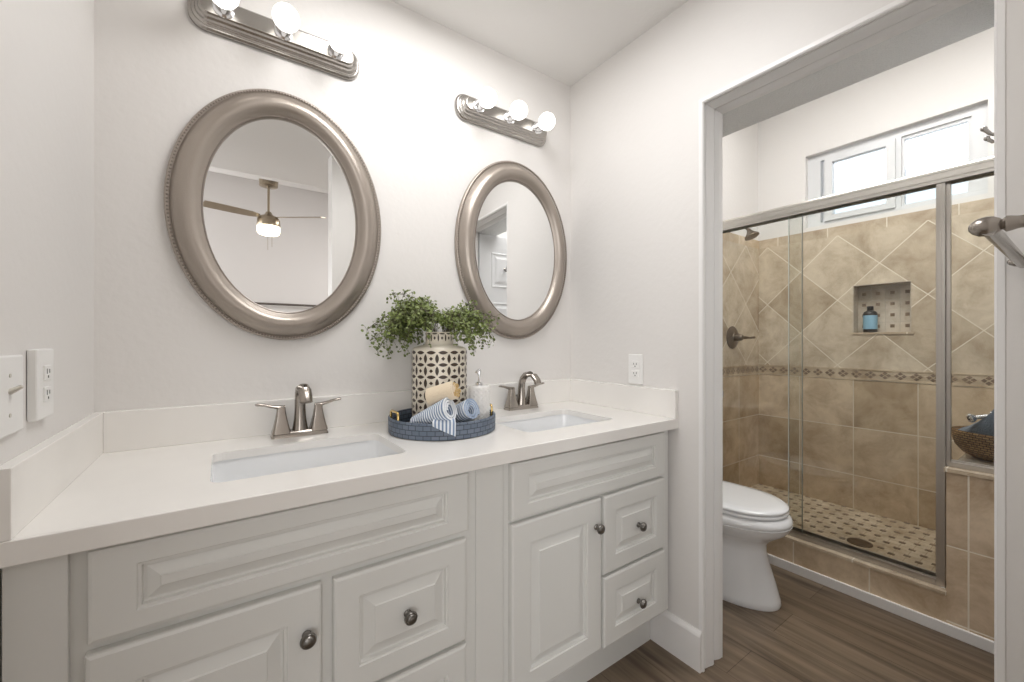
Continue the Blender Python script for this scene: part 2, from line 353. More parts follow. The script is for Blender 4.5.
# far shower wall with window and niche holes, front plane x = XF
WY0, WY1, WZ0, WZ1 = .345, 1.193, 1.985, 2.49
NY0, NY1, NZ0, NZ1 = .644, .923, 1.24, 1.55
fw = MB()
fw.box(XF, XF+.25, -.6, YB, WZ1, ZR).box(XF, XF+.25, -.6, WY0, 0, WZ1).box(XF, XF+.25, WY1, YB, 0, WZ1)
fw.box(XF, XF+.25, NY1, WY1, 0, WZ0).box(XF, XF+.25, WY0, NY0, 0, WZ0).box(XF, XF+.25, NY0, NY1, NZ1, WZ0).box(XF, XF+.25, NY0, NY1, 0, NZ0).box(XF+.1, XF+.25, NY0, NY1, NZ0, NZ1)
struct(fw, 'wall_shower_far', 'wall', 'white wall around the shower window', 'wall')
# tile skin on it
T = .010
XT = XF-T
def tile_side(mb, z0, z1, mi, holes=False):
    if not holes: mb.box(XT, XF, -.6, YB, z0, z1, mi)
    else:
        mb.box(XT, XF, -.6, NY0, z0, z1, mi).box(XT, XF, NY1, YB, z0, z1, mi)
        mb.box(XT, XF, NY0, NY1, z0, NZ0, mi).box(XT, XF, NY0, NY1, NZ1, z1, mi)
ts = MB()
ZB0, ZB1 = .94, 1.012
tile_side(ts, .10, ZB0, 0); tile_side(ts, ZB0, ZB1, 1); tile_side(ts, ZB1, 1.893, 2, True); tile_side(ts, 1.893, 1.955, 3)
ts.box(XT-.004, XT, -.6, YB, ZB0+.001, ZB0+.008, 1).box(XT-.004, XT, -.6, YB, ZB1-.008, ZB1-.001, 1)
def diamonds_side(mb, y, z, mi, x):
    hw, hh = .0128, .0104
    for (a, b_) in ((-1, 0), (1, 0), (0, 1), (0, -1)):
        cy, cz = y+a*.0165, z+b_*.0135
        mb.add([(x, cy-hw, cz), (x, cy, cz-hh), (x, cy+hw, cz), (x, cy, cz+hh), (x+.003, cy-hw, cz), (x+.003, cy, cz-hh), (x+.003, cy+hw, cz), (x+.003, cy, cz+hh)], [(0, 1, 2, 3), (0, 4, 5, 1), (1, 5, 6, 2), (2, 6, 7, 3), (3, 7, 4, 0)], mi)
y = YB-.04
while y > -.55:
    diamonds_side(ts, y, (ZB0+ZB1)/2, 4, XT-.002); y -= .0705
# niche lining
ts.box(XF+.08, XF+.09, NY0, NY1, NZ0, NZ1, 5)
ts.box(XT, XF+.08, NY0, NY0+.004, NZ0, NZ1, 5).box(XT, XF+.08, NY1-.004, NY1, NZ0, NZ1, 5).box(XT, XF+.08, NY0, NY1, NZ1-.004, NZ1, 5)
ts.box(XT-.006, XF+.08, NY0-.012, NY1+.006, NZ0-.008, NZ0+.004, 6)
for i in range(4):
    for j in range(4):
        yy, zz = NY1-.035-.07*i, NZ0+.045+.07*j
        ts.box(XF+.0775, XF+.081, yy-.010, yy+.010, zz-.010, zz+.010, 4)
struct(ts, 'wall_shower_tile', [TX['low'], TX['band'], TX['dia'], TX['top'], M['dot2'], TX['niche'], TX['curbtop']], 'travertine tiled shower wall with the niche', 'wall', weld=False)
tb = MB()
YT = YB-T
for z0, z1, mi in ((.10, ZB0, 0), (ZB0, ZB1, 1), (ZB1, 1.893, 2), (1.893, 1.955, 0)):
    tb.box(2.43, XT, YT, YB, z0, z1, mi)
tb.box(2.43, XT, YT-.004, YT, ZB0+.001, ZB0+.008, 1).box(2.43, XT, YT-.004, YT, ZB1-.008, ZB1-.001, 1)
x = XT-.035
while x > 2.45:
    for (a, b_) in ((-1, 0), (1, 0), (0, 1), (0, -1)):
        cx, cz = x+a*.0165, (ZB0+ZB1)/2+b_*.0135; yy = YT-.002; hw, hh = .0128, .0104
        tb.add([(cx-hw, yy, cz), (cx, yy, cz-hh), (cx+hw, yy, cz), (cx, yy, cz+hh)], [(0, 1, 2, 3)], 3)
    x -= .0705
struct(tb, 'wall_shower_end', [TX['lowb'], TX['band'], TX['diab'], M['dot2']], 'travertine tiled shower end wall with the valve', 'wall', weld=False)
# curb, knee wall, bench, pan
KY = .358
cu = MB()
cu.box(2.41, 2.53, KY, YB, 0, .158, 0).box(2.402, 2.538, KY, YB, .158, .171, 1)
cu.box(2.41, 2.53, -.6, KY, 0, .66, 2).box(2.402, 2.538, -.6, KY+.006, .66, .674, 1)
struct(cu, 'trim_5', [TX['curb'], TX['curbtop'], TX['knee']], 'travertine tiled shower curb stepping up to a knee wall', 'curb')
struct(MB().box(2.538, XT, -.6, .355, .1, .674), 'trim_6', [TX['bench']], 'tiled bench inside the shower', 'bench')
pn = MB().box(2.53, XT, .355, YB, .02, .10)
for i in range(9):
    for j in range(12):
        xx, yy = 2.60+.102*i, .42+.102*j
        if xx > XT-.02 or yy > YB-.03: continue
        pn.box(xx-.012, xx+.012, yy-.024, yy+.002, .099, .1012, 1)
        pn.box(xx+.028, xx+.05, yy+.026, yy+.052, .099, .1012, 1)
struct(pn, 'floor_shower', [TX['pan'], M['dot2']], 'mosaic shower floor with brown dots', 'floor', weld=False)
# baseboards
bb = MB()
def base_prof(mb, fn, L0, L1, h=.145, t=.014):
    pr = [(0, 0), (t, 0), (t, h-.018), (t*.8, h-.010), (t*.45, h-.004), (t*.3, h), (0, h)]
    mb.loft([[fn(d, z, l) for d, z in pr] for l in (L0, L1)])
base_prof(bb, lambda d, z, l: (XR-d, l, z), Y1, YB)
struct(bb, 'baseboard_right', 'trim', 'white baseboard beside the vanity', 'baseboard')
struct(MB().box(2.398, 2.41, -.6, YB, 0, .046), 'baseboard_curb', 'trim', 'low white baseboard along the tiled curb', 'baseboard', bevel=.002)
bb = MB(); base_prof(bb, lambda d, z, l: (l, YB-d, z), XJ, 2.40)
struct(bb, 'baseboard_back', 'trim', 'white baseboard behind the toilet', 'baseboard')
# moulded linings of the opening
PF = [(0, .0), (0, .012), (.03, .016), (.09, .016), (.11, .002), (.165, .001), (.20, .011), (.30, .013), (.46, .018), (.52, .018), (.54, .001), (.63, .001), (.68, .009), (.82, .016), (.97, .018), (1, .014), (1, 0)]
W = XJ-XR+.004
m = MB().loft([[(XR-.002+W*a, Y1+.012-d, z) for a, d in PF] for z in (0, ZO+.012)])
struct(m, 'trim_1', 'trim', 'white moulded jamb on the left of the opening', 'door jamb')
m = MB().loft([[(XR-.002+W*a, yy, ZO+.012-d) for a, d in PF] for yy in (Y1, Y0)])
struct(m, 'trim_2', 'trim', 'white moulded head lining across the opening', 'door head')
m = MB().loft([[(XR-.002+W*a, Y0-.012+d, z) for a, d in PF] for z in (0, ZO+.012)])
struct(m, 'trim_3', 'trim', 'white moulded jamb at the right of the opening', 'door jamb')

# ------------------------------------------------------------------ window
win = thing('window_1', 'white sliding window high over the shower tile', 'window', (XF+.05, (WY0+WY1)/2, WZ0)); win['kind'] = 'structure'
XW = XF+.045
def frame4(f, xa, xb, ya, yb, za, zb, l, r, b, t):
    f.box(xa, xb, ya, yb, za, za+b).box(xa, xb, ya, yb, zb-t, zb).box(xa, xb, ya, ya+l, za+b, zb-t).box(xa, xb, yb-r, yb, za+b, zb-t)
f = MB()
frame4(f, XW, XW+.07, WY0, WY1, WZ0, WZ1, .065, .075, .03, .045)
f.box(XW+.0, XW+.07, .700, .73, WZ0+.03, WZ1-.045)
frame4(f, XW+.014, XW+.05, WY0+.065, .700, WZ0+.03, WZ1-.045, .015, .012, .012, .018)
f.box(XW+.035, XW+.06, 1.08, WY1-.075, WZ0+.03, WZ1-.045)
f.build('window_frame', 'vinyl', win, weld=False)
f = MB()
sy0, sy1, sz0, sz1 = .725, 1.09, WZ0+.0305, WZ1-.050
frame4(f, XW-.02, XW-.0005, sy0, sy1, sz0, sz1, .042, .045, .035, .03)
frame4(f, XW-.0005, XW+.03, sy0+.01, sy1-.01, sz0, sz1-.004, .036, .036, .03, .03)
s_ = f.build('sash', 'vinyl', win, weld=False)
MB().box(XW+.006, XW+.010, sy0+.04, sy1-.04, sz0+.03, sz1-.025).build('pane', 'wglass', s_)
MB().box(XW+.036, XW+.040, WY0+.06, .705, WZ0+.03, WZ1-.045).build('pane', 'wglass', win)
# far neighbour eave seen through it
o = MB().box(6.0, 6.3, -3, 5, 2.93, 3.03).box(6.05, 6.1, -3, 5, 2.2, 2.93).build('roof_gutter', 'blind')
tag(o, 'pale grey gutter line outside, seen through the left window pane', 'gutter')

# ------------------------------------------------------------------ raised panels
def panel_mesh(x0, x1, z0, z1, yb, th=.019, ins=.055, slope=.034, raised=True, insx=None):
    """front faces -y; yb is its back plane"""
    prof = [(0, 0), (0, th-.006), (.002, th-.002), (.007, th)]
    if raised: prof += [(ins, th), (ins+.002, th-.0025), (ins+.006, th-.003), (ins+.008, th-.010), (ins+.012, th-.0105), (ins+slope, th-.003), (ins+slope+.002, th-.0005)]
    rings = []
    for i, h in prof:
        q = i+(insx-ins)*min(1, i/ins) if insx and i >= ins else i
        rings.append([(x0+q, yb-h, z0+i), (x1-q, yb-h, z0+i), (x1-q, yb-h, z1-i), (x0+q, yb-h, z1-i)])
    return MB().loft(rings)
def knob_mesh(x, y, z, r=.0155):
    return MB().lathe([(.009, 0), (.009, .003), (.0055, .006), (.0052, .012), (r*.8, .016), (r, .020), (r, .023), (r*.88, .0265), (r*.72, .0265), (r*.62, .029), (r*.3, .031), (.0001, .0315)], (x, y, z), (0, -1, 0), 28)

FY = .951   # cabinet frame plane; doors stand 19 mm proud
def cabinet(x0, x1, label):
    t = thing('vanity_cabinet', label, 'cabinet', ((x0+x1)/2, 1.2, 0), 'vanity cabinets')
    MB().box(x0, x1, FY, FY+.02, .165, .859).box(x0, x0+.016, FY+.02, YB-.002, .165, .859).box(x1-.016, x1, FY+.02, YB-.002, .165, .859).box(x0+.016, x1-.016, FY+.02, YB-.002, .165, .183).box(x0+.016, x1-.016, YB-.012, YB-.002, .183, .859).build('carcass', 'cab', t, weld=False)
    MB().box(x0+.002, x1-.002, 1.03, YB-.002, 0, .165).build('toe_kick', 'cab', t)
    return t
def part_front(t, name, x0, x1, z0, z1, knob=None, ins=.055, slope=.034, knobr=.0155, insx=None):
    o = panel_mesh(x0, x1, z0, z1, FY-.0005, ins=ins, slope=slope, insx=insx).build(name, 'cab', t)
    if knob:
        knob_mesh(knob[0], FY-.0195, knob[1], knobr).build('knob', 'pewter', o, smooth=35)
    return o
c1 = cabinet(-.268, .6405, 'left vanity cabinet, greige raised-panel, below the left sink')
part_front(c1, 'false_drawer_front', -.177, .521, .700, .852, ins=.036, slope=.030, insx=.060)
part_front(c1, 'door', -.180, .171, .185, .684, (.142, .590), ins=.063)
part_front(c1, 'drawer', .194, .514, .424, .684, (.356, .553), ins=.052)
part_front(c1, 'drawer', .194, .514, .185, .414, (.356, .30), ins=.052)
MB().box(-.268, -.199, FY-.012, FY, .165, .858).build('filler_strip', 'cab', c1, bevel=.0015)
c2 = cabinet(.6415, 1.398, 'right vanity cabinet, greige raised-panel, below the right sink and beside the opening')
part_front(c2, 'false_drawer_front', .655, 1.354, .690, .850, ins=.038, slope=.030, insx=.056)
part_front(c2, 'door', .655, 1.012, .185, .680, (.985, .592), ins=.063)
part_front(c2, 'drawer', 1.024, 1.354, .422, .680, (1.197, .545), ins=.054)
part_front(c2, 'drawer', 1.024, 1.354, .180, .412, (1.197, .278), ins=.054)
MB().box(.549, .634, FY-.005, FY, .165, .858).build('filler_strip', 'cab', c1, bevel=.0015)

# ------------------------------------------------------------------ countertop, sinks
def rrect(x0, x1, y0, y1, r, n=6):
    P = []
    for cx, cy, a in ((x1-r, y1-r, 0), (x0+r, y1-r, 1), (x0+r, y0+r, 2), (x1-r, y0+r, 3)):
        for k in range(n+1):
            t = (a+k/n)*PI/2; P.append((cx+r*math.cos(t), cy+r*math.sin(t)))
    return P
CY, ZT = .916, .898
S1 = (-.020, .402, 1.042, 1.322); S2 = (.798, 1.205, 1.042, 1.322)
ct = thing('countertop', 'white quartz countertop running over both vanity cabinets', 'countertop', ((XL+XR)/2, 1.2, .859))
bm = bmesh.new()
loops = [[(XL, CY+.03), (XR, CY+.03), (XR, YB), (XL, YB)], rrect(*S1, .028), rrect(*S2, .028)]
edges = []
for lp in loops:
    vs = [bm.verts.new((x, y, ZT)) for x, y in lp]
    edges += [bm.edges.new((vs[i], vs[(i+1) % len(vs)])) for i in range(len(vs))]
bmesh.ops.triangle_fill(bm, use_beauty=True, use_dissolve=False, edges=edges)
r = bmesh.ops.extrude_face_region(bm, geom=bm.faces[:])
for v in r['geom']:
    if isinstance(v, bmesh.types.BMVert): v.co.z = .877
bmesh.ops.recalc_face_normals(bm, faces=bm.faces)
for v in bm.verts: v.co -= ct.location
me = bpy.data.meshes.new('slab'); bm.to_mesh(me); bm.free(); me.materials.append(M['quartz'])
o = bpy.data.objects.new('slab', me); COL.objects.link(o); o.parent = ct
MB().loft([[(x, CY+.03, .859), (x, CY+.002, .859), (x, CY, .861), (x, CY, ZT-.002), (x, CY+.002, ZT), (x, CY+.03, ZT)] for x in (XL, XR)]).build('front_edge', 'quartz', ct)
MB().box(XL+.02, XR-.02, YB-.02, YB, ZT, ZT+.106).build('backsplash', 'quartz', ct, bevel=.0015)
MB().box(XL, XL+.02, CY, YB, ZT, ZT+.106).build('backsplash', 'quartz', ct, bevel=.0015)
MB().box(XR-.02, XR, CY, YB, ZT, ZT+.106).build('backsplash', 'quartz', ct, bevel=.0015)

def sink(S, label):
    x0, x1, y0, y1 = S; cx, cy = (x0+x1)/2, (y0+y1)/2
    t = thing('undermount_sink', label, 'sink', (cx, cy, .72), 'undermount sinks')
    rings = []
    for e, z, r in ((.018, .8765, .03), (.018, .868, .03), (.003, .8765, .03), (.002, .868, .03), (-.003, .82, .034), (-.008, .775, .04), (-.018, .750, .045), (-.035, .736, .05), (-.07, .728, .05), (-.13, .724, .006)):
        rings.append([(x, y, z) for x, y in rrect(x0-e, x1+e, y0-e, y1+e, r, 8)])
    rings = [rings[1], rings[0]]+rings[2:]
    MB().loft(rings, cap0=False).build('basin', 'porc', t, smooth=50)
    d = MB().lathe([(.024, 0), (.024, .002), (.020, .0035), (.012, .0035), (.010, .002), (.0001, .002)], (cx, cy+.03, .7247), (0, 0, 1), 28)
    d.build('drain', 'nickel', t, smooth=35)
    return t
sink(S1, 'rectangular white undermount sink on the left, under the nearer faucet')
sink(S2, 'rectangular white undermount sink on the right, beside the decorated tray')

# ------------------------------------------------------------------ faucets
def faucet(label, x, y):
    t = thing('faucet', label, 'faucet', (x, y, ZT), 'two-handle nickel faucets')
    def sq(cx, cy, z, a, b, rf=.35, n=5):
        return [(px, py, z) for px, py in rrect(cx-a, cx+a, cy-b, cy+b, min(a, b)*rf, n)]
    m = MB()
    m.loft([sq(x, y, ZT, .079, .026), sq(x, y, ZT+.006, .078, .025), sq(x, y, ZT+.016, .070, .020), sq(x, y, ZT+.018, .066, .017)])
    m.build('base', 'nickel', t, smooth=40)
    m = MB()   # spout: tapering column that arches forward
    pts = []; rad = []
    prof = [(0, 0, .026, .022), (0, .02, .022, .019), (0, .05, .0175, .0165), (0, .085, .0155, .015), (-.004, .112, .0155, .0135), (-.014, .131, .0165, .0125), (-.034, .147, .0175, .012), (-.060, .152, .018, .0115), (-.088, .146, .018, .011), (-.108, .130, .0175, .0105), (-.116, .114, .017, .010)]
    for dy, dz, a, b in prof: pts.append((x, y+dy, ZT+dz+.001)); rad.append((a, b))
    m.tube(pts, rad, n=18, up=(0, 1, 0.3))
    m.build('spout', 'nickel', t, smooth=50)
    for s in (-1, 1):
        hx = x+s*.052
        m = MB()
        m.loft([sq(hx, y, ZT+.012, .026, .024), sq(hx, y, ZT+.028, .0215, .020), sq(hx, y, ZT+.055, .0155, .0145), sq(hx, y, ZT+.080, .0115, .0115), sq(hx, y, ZT+.090, .0115, .0115), sq(hx, y, ZT+.094, .009, .009)])
        h = m.build('handle', 'nickel', t, smooth=40)
        m = MB()
        m.tube([(hx-s*.010, y, ZT+.090), (hx+s*.008, y, ZT+.091), (hx+s*.026, y-.002, ZT+.095), (hx+s*.044, y-.005, ZT+.101), (hx+s*.062, y-.008, ZT+.104), (hx+s*.067, y-.009, ZT+.104)],
               [(.010, .006), (.011, .006), (.009, .005), (.008, .0045), (.008, .0045), (.006, .003)], n=12)
        m.build('lever', 'nickel', h, smooth=50)
    m = MB().cyl((x, y+.030, ZT), (x, y+.030, ZT+.05), .003).sphere((x, y+.030, ZT+.053), .006)
    m.build('lift_rod', 'nickel', t, smooth=40)
    return t
faucet('brushed nickel two-handle faucet behind the left sink', .200, 1.432)
faucet('brushed nickel two-handle faucet behind the right sink, beside the tray', 1.062, 1.440)

# ------------------------------------------------------------------ mirrors
def mirror(x, z, label, yaw=0):
    t = thing('oval_mirror', label, 'mirror', (x, YB-.001, z-.387), 'oval framed mirrors')
    A, B = .302, .395
    prof = [(0, .0), (0, .012), (.003, .016), (.008, .0165), (.012, .014), (.018, .020), (.028, .032), (.042, .041), (.055, .0425), (.066, .038), (.075, .029), (.081, .021), (.084, .020), (.088, .017), (.088, .008)]
    n = 96; rings = []
    for i, h in prof:
        rings.append([(x+(A-i)*math.cos(2*PI*k/n), YB-.002-h, z+(B-i)*math.sin(2*PI*k/n)) for k in range(n)])
    m = MB().loft(rings, cap0=False, cap1=False)
    fo = m.build('frame', 'champ', t, smooth=60)
    MB().loft([[(x+(A-i)*math.cos(2*PI*k/n), YB-.002-h, z+(B-i)*math.sin(2*PI*k/n)) for k in range(n)] for i, h in ((.0835, .0205), (.0845, .0212), (.0862, .0205), (.0875, .017))], cap0=False, cap1=False).build('inner_lip', 'champd', fo, smooth=60)
    bd = MB()   # beading near the outer rim
    for k in range(230):
        a = 2*PI*k/230
        bd.sphere((x+(A-.0075)*math.cos(a), YB-.0180, z+(B-.0075)*math.sin(a)), .0030, 8, 5)
    bd.build('beading', 'champd', fo, smooth=60)
    MB().loft([[(x+(A-.087)*math.cos(2*PI*k/n), YB-.002-h-yaw*(A-.087)*math.cos(2*PI*k/n), z+(B-.087)*math.sin(2*PI*k/n)) for k in range(n)] for h in (.0095, .010)]).build('mirror_glass', MIR, t)
    return t
MIR = mat('silvered_mirror', (0.93, 0.935, 0.93), 0.0, 1.0)
mirror(.170, 1.588, 'large oval mirror in champagne frame on the left, reflecting a ceiling fan')
mirror(1.075, 1.592, 'oval champagne framed mirror on the right, nearer the corner', yaw=.040)

# ------------------------------------------------------------------ vanity lights
def light_bar(x, z, label):
    t = thing('vanity_light', label, 'light fixture', (x, YB-.001, z-.06), 'three-bulb vanity lights')
    def track(i, h, L=.238, H=.053):
        P = []; c = .045
        L2, H2 = L-i, H-i
        pts = []
        for sx_, sz_, a0 in ((1, 1, 0), (-1, 1, 90), (-1, -1, 180), (1, -1, 270)):
            for q in range(7):
                t_ = math.radians(a0+15*q); rr = max(min(c-i*.9, H2-.004), .01)
                pts.append((sx_*(L2-rr)+rr*math.cos(t_), sz_*(H2-rr)+rr*math.sin(t_)))
        return [(x+a, YB-.001-h, z+b) for a, b in pts]
    m = MB().loft([track(*p) for p in ((0, 0), (0, .010), (.005, .015), (.009, .016), (.011, .022), (.017, .025), (.019, .034), (.024, .038), (.026, .046), (.030, .050))])
    bp = m.build('backplate', 'fixnickel', t, bevel=.0012)
    for dx in (-.1525, 0, .1525):
        c = (x+dx, YB-.050, z)
        m = MB().lathe([(.026, 0), (.026, .004), (.021, .007), (.021, .030), (.019, .032), (.019, .028), (.0001, .028)], c, (0, -1, 0), 28)
        m.build('socket', 'chrome', t, smooth=35)
        pr = [(.013, .018), (.014, .030), (.017, .038)]
        R = .0365; cc = .068
        for k in range(3, 15):
            a = PI-PI*k/14; a = PI*(1-k/14)
            pr.append((max(R*math.sin(a), .0001), cc-R*math.cos(a)*-1*-1 if False else cc+R*math.cos(a)))
        pr = pr[:3]+sorted(pr[3:], key=lambda q: q[1])
        MB().lathe(pr, c, (0, -1, 0), 28).build('bulb', 'bulb', t, smooth=60)
    return t
light_bar(.157, 2.150, 'nickel three-bulb vanity light above the left mirror, cut by the top of the photo')
light_bar(1.012, 2.150, 'nickel three-bulb vanity light above the right mirror')

# ------------------------------------------------------------------ outlets and switch
def duplex(t, C, ax, out):
    """C centre on wall, out = +-1 direction of the face along x; ax along y"""
    for dz in (-.019, .019):
        m = MB().box(*sorted((C[0]+out*.004, C[0]+out*.0075)), C[1]-.017, C[1]+.017, C[2]+dz-.0135, C[2]+dz+.0135)
        r_ = m.build('receptacle', 'plastic', t, bevel=.001)
        s = MB()
        for dy, w, h in ((-.0065, .0012, .0045), (.0065, .0012, .0035), (0, .0022, .0022)):
            zz = C[2]+dz+(.003 if h > .003 else -.007)
            s.box(*sorted((C[0]+out*.0068, C[0]+out*.0079)), C[1]+dy-w, C[1]+dy+w, zz-h, zz+h)
        s.build('slots', 'slot', r_)
t = thing('wall_outlet', 'white duplex outlet on the right wall above the side splash', 'outlet', (XR, 1.111, 1.011), 'outlets')
MB().box(XR-.006, XR-.0005, 1.111-.036, 1.111+.036, 1.011, 1.135).build('cover_plate', 'plastic', t, bevel=.003)
duplex(t, (XR, 1.111, 1.073), 1, -1)
t = thing('wall_outlet', 'thick white outlet on the left wall beyond the light switch', 'outlet', (XL, 1.09, 1.055), 'outlets')
MB().box(XL+.0005, XL+.014, 1.09-.042, 1.09+.042, 1.052, 1.176).build('cover_plate', 'plastic', t, bevel=.003)
duplex(t, (XL+.009, 1.09, 1.114), 1, 1)
t = thing('light_switch', 'white toggle switch plate at the left edge of the photo', 'switch', (XL, .958, 1.05))
MB().box(XL+.0005, XL+.007, .958-.056, .958+.056, 1.045, 1.168).build('cover_plate', 'plastic', t, bevel=.004)
MB().tube([(XL+.006, .958, 1.112), (XL+.012, .958, 1.115), (XL+.020, .958, 1.120)], [(.0055, .005), (.005, .004), (.004, .003)], n=8).build('toggle', 'toggle', t, smooth=40)
m = MB()
for zz in (1.076, 1.137): MB().cyl((XL+.0065, .958, zz), (XL+.0082, .958, zz), .003, 12).build('screw', 'toggle', t)

# ------------------------------------------------------------------ tray and what stands on it
TC = (.602, 1.256); TR = .174
tray = thing('round_tray', 'round slate blue woven tray with brass handles on the countertop', 'tray', (TC[0], TC[1], ZT))
n = 72
prof = [(TR-.004, .0005), (TR, .003), (TR+.001, .048), (TR-.001, .051), (TR-.005, .051), (TR-.007, .048), (TR-.007, .007)]
circ = 2*PI*TR
MB().lathe(prof, (TC[0], TC[1], ZT), n=n, cap1=False, uvr=lambda i, j: (circ*j/n, [0, .003, .048, .051, .055, .058, .099][i])).build('rim', 'trayweave', tray, smooth=50)
MB().lathe([(TR-.007, .001), (TR-.007, .007)], (TC[0], TC[1], ZT), n=n).build('lining', 'black', tray)
for ang in (178-0, -8):
    a = math.radians(ang); ux, uy = math.cos(a), math.sin(a); px, py = -uy, ux
    pts = []
    for s, dz in ((-.036, .036), (-.036, .062), (-.034, .069), (-.028, .072), (.028, .072), (.034, .069), (.036, .062), (.036, .036)):
        pts.append((TC[0]+ux*(TR-.012)+px*s, TC[1]+uy*(TR-.012)+py*s, ZT+dz))
    m = MB().tube(pts, .0038, n=8, up=(ux, uy, 0))
    m.build('handle', 'gold', tray, smooth=50)
ZF = ZT+.0075
# vase
VX, VY, VR = .620, 1.320, .0935
ZV0, ZV1 = ZF, 1.166
vase = thing('vase', 'cream cylindrical vase with brown lattice pattern, holding the fern', 'vase', (VX, VY, ZF))
vb = MB()
prof = [(VR-.004, 0), (VR, .004), (VR, ZV1-ZV0-.008), (VR-.003, ZV1-ZV0-.001), (VR-.012, ZV1-ZV0+.004), (.052, ZV1-ZV0+.012), (.048, ZV1-ZV0+.018), (.047, ZV1-ZV0+.050), (.050, ZV1-ZV0+.054), (.046, ZV1-ZV0+.055), (.043, ZV1-ZV0+.050), (.043, ZV1-ZV0+.0)]
vb.lathe(prof, (VX, VY, ZF), n=64, cap1=False)
def on_cyl(th, z, R): return (VX+R*math.cos(th), VY+R*math.sin(th), z)
def lens(mb, th, z, dth, dz, vertical, R, k=10, mi=1):
    L_, Wd = (dz, dth*R) if vertical else (dth*R, dz)
    pts = []
    for i in range(k+1):
        u = -1+2*i/k; pts.append((u, (1-u*u)))
    up = [(u, w) for u, w in pts]; dn = [(u, -w) for u, w in reversed(pts[1:-1])]
    out = []
    for u, w in up+dn:
        if vertical: out.append(on_cyl(th+w*dth, z+u*dz, R))
        else: out.append(on_cyl(th+u*dth, z+w*dz, R))
    # strip quads for curvature
    vs = []; fs = []
    for i in range(k+1):
        u, w = pts[i]
        if vertical: a, b = (th-w*dth, z+u*dz), (th+w*dth, z+u*dz)
        else: a, b = (th+u*dth, z-w*dz), (th+u*dth, z+w*dz)
        vs += [on_cyl(a[0], a[1], R), on_cyl(b[0], b[1], R)]
    for i in range(k): fs.append((2*i, 2*i+2, 2*i+3, 2*i+1))
    mb.add(vs, fs, mi)
NC = 15; dT = 2*PI/NC; cell = VR*dT
nz = int((ZV1-ZV0-.01)/cell)
R_ = VR+.0006
for i in range(NC):
    th = i*dT
    for j in range(nz+1):
        z = ZV0+.006+j*(ZV1-ZV0-.02)/nz
        lens(vb, th+dT/2, z, dT*.40, cell*.15, False, R_)
        if j < nz:
            zc = z+(ZV1-ZV0-.02)/nz/2
            lens(vb, th, zc, dT*.15, cell*.40, True, R_)
            q = cell*.17; qt = dT*.17
            vb.add([on_cyl(th+dT/2-qt, zc, R_), on_cyl(th+dT/2, zc-q, R_+.0004), on_cyl(th+dT/2+qt, zc, R_), on_cyl(th+dT/2, zc+q, R_+.0004)], [(0, 1, 2, 3)], 1)
for i in range(12):
    th = i*2*PI/12; zc = ZV1+.034
    for dz_ in (-.015, .015): lens(vb, th+PI/12, zc+dz_, .2, .003, False, .0478)
    lens(vb, th, zc, .055, .014, True, .0478)
    vb.add([on_cyl(th+PI/12-.09, zc, .0478), on_cyl(th+PI/12, zc-.006, .0482), on_cyl(th+PI/12+.09, zc, .0478), on_cyl(th+PI/12, zc+.006, .0482)], [(0, 1, 2, 3)], 1)
vb.build('body', ['cream', 'brown'], vase, smooth=40, weld=False, recalc=False)
# fern
fern = thing('potted_fern', 'leafy green maidenhair fern spilling from the patterned vase', 'plant', (VX, VY, ZV1+.03))
stems = MB(); leaves = MB()
rnd = random.Random(11)
ca, sa = math.cos(math.radians(35.11)), math.sin(math.radians(35.11))
def leaf(p, r):
    nrm = Vector((rnd.gauss(0, .7), rnd.gauss(0, .7)-.5, rnd.gauss(0, .5)+.7)).normalized()
    a = nrm.orthogonal().normalized(); b = nrm.cross(a); k = 6; ph = rnd.random()*6
    pts = [p+a*r*math.cos(ph+2*PI*i/k)*(1 if i % 2 else .85)+b*r*math.sin(ph+2*PI*i/k) for i in range(k)]
    leaves.add(pts, [tuple(range(k))])
def frond(dirx, diry, reach, rise, drop, nl):
    d = Vector((dirx, diry, 0)).normalized(); p0 = Vector((VX, VY, ZV1+.03))+d*.02
    pts = []
    for k in range(15):
        u = k/14; pts.append(p0+d*reach*u+Vector((0, 0, rise*math.sin(min(u*1.25, 1)*PI*.5)*1.0-drop*u**2.2))+Vector((0, 0, .03*min(1, u*4))))
    for q in pts: q.y = min(q.y, YB-.012)
    stems.tube(pts, [.0011*(1-.5*k/14) for k in range(15)], n=5)
    for k in range(4, 15):
        p = pts[k]; u = k/14
        for s in range(nl):
            side = Vector((-d.y, d.x, 0))*rnd.uniform(-1, 1)*.042*(1.15-u)+d*rnd.uniform(-.02, .015)+Vector((0, 0, rnd.uniform(-.026, .016)))
            q = p+side
            if q.y > YB-.008: q.y = YB-.008-rnd.random()*.02
            if s % 2 == 0: stems.tube([p, (p+q)/2+Vector((0, 0, .004)), q], .0005, n=3)
            leaf(q, rnd.uniform(.0034, .0062))
for k in range(84):
    lat = rnd.choice([-1, -1, -1, 1, 1]); base = 180 if lat < 0 else 0
    ang = math.radians(base+rnd.gauss(0, 46))
    lx, ly = math.cos(ang), math.sin(ang)
    wx, wy = ca*lx+sa*ly, -sa*lx+ca*ly
    if lat < 0: frond(wx, wy, rnd.uniform(.08, .225), rnd.uniform(.07, .125), rnd.uniform(.0, .16), 8)
    else: frond(wx, wy, rnd.uniform(.07, .185), rnd.uniform(.06, .10), rnd.uniform(.0, .13), 8)
stems.build('stems', 'stem', fern, weld=False)
leaves.build('foliage', 'leaf', fern, weld=False, recalc=False)
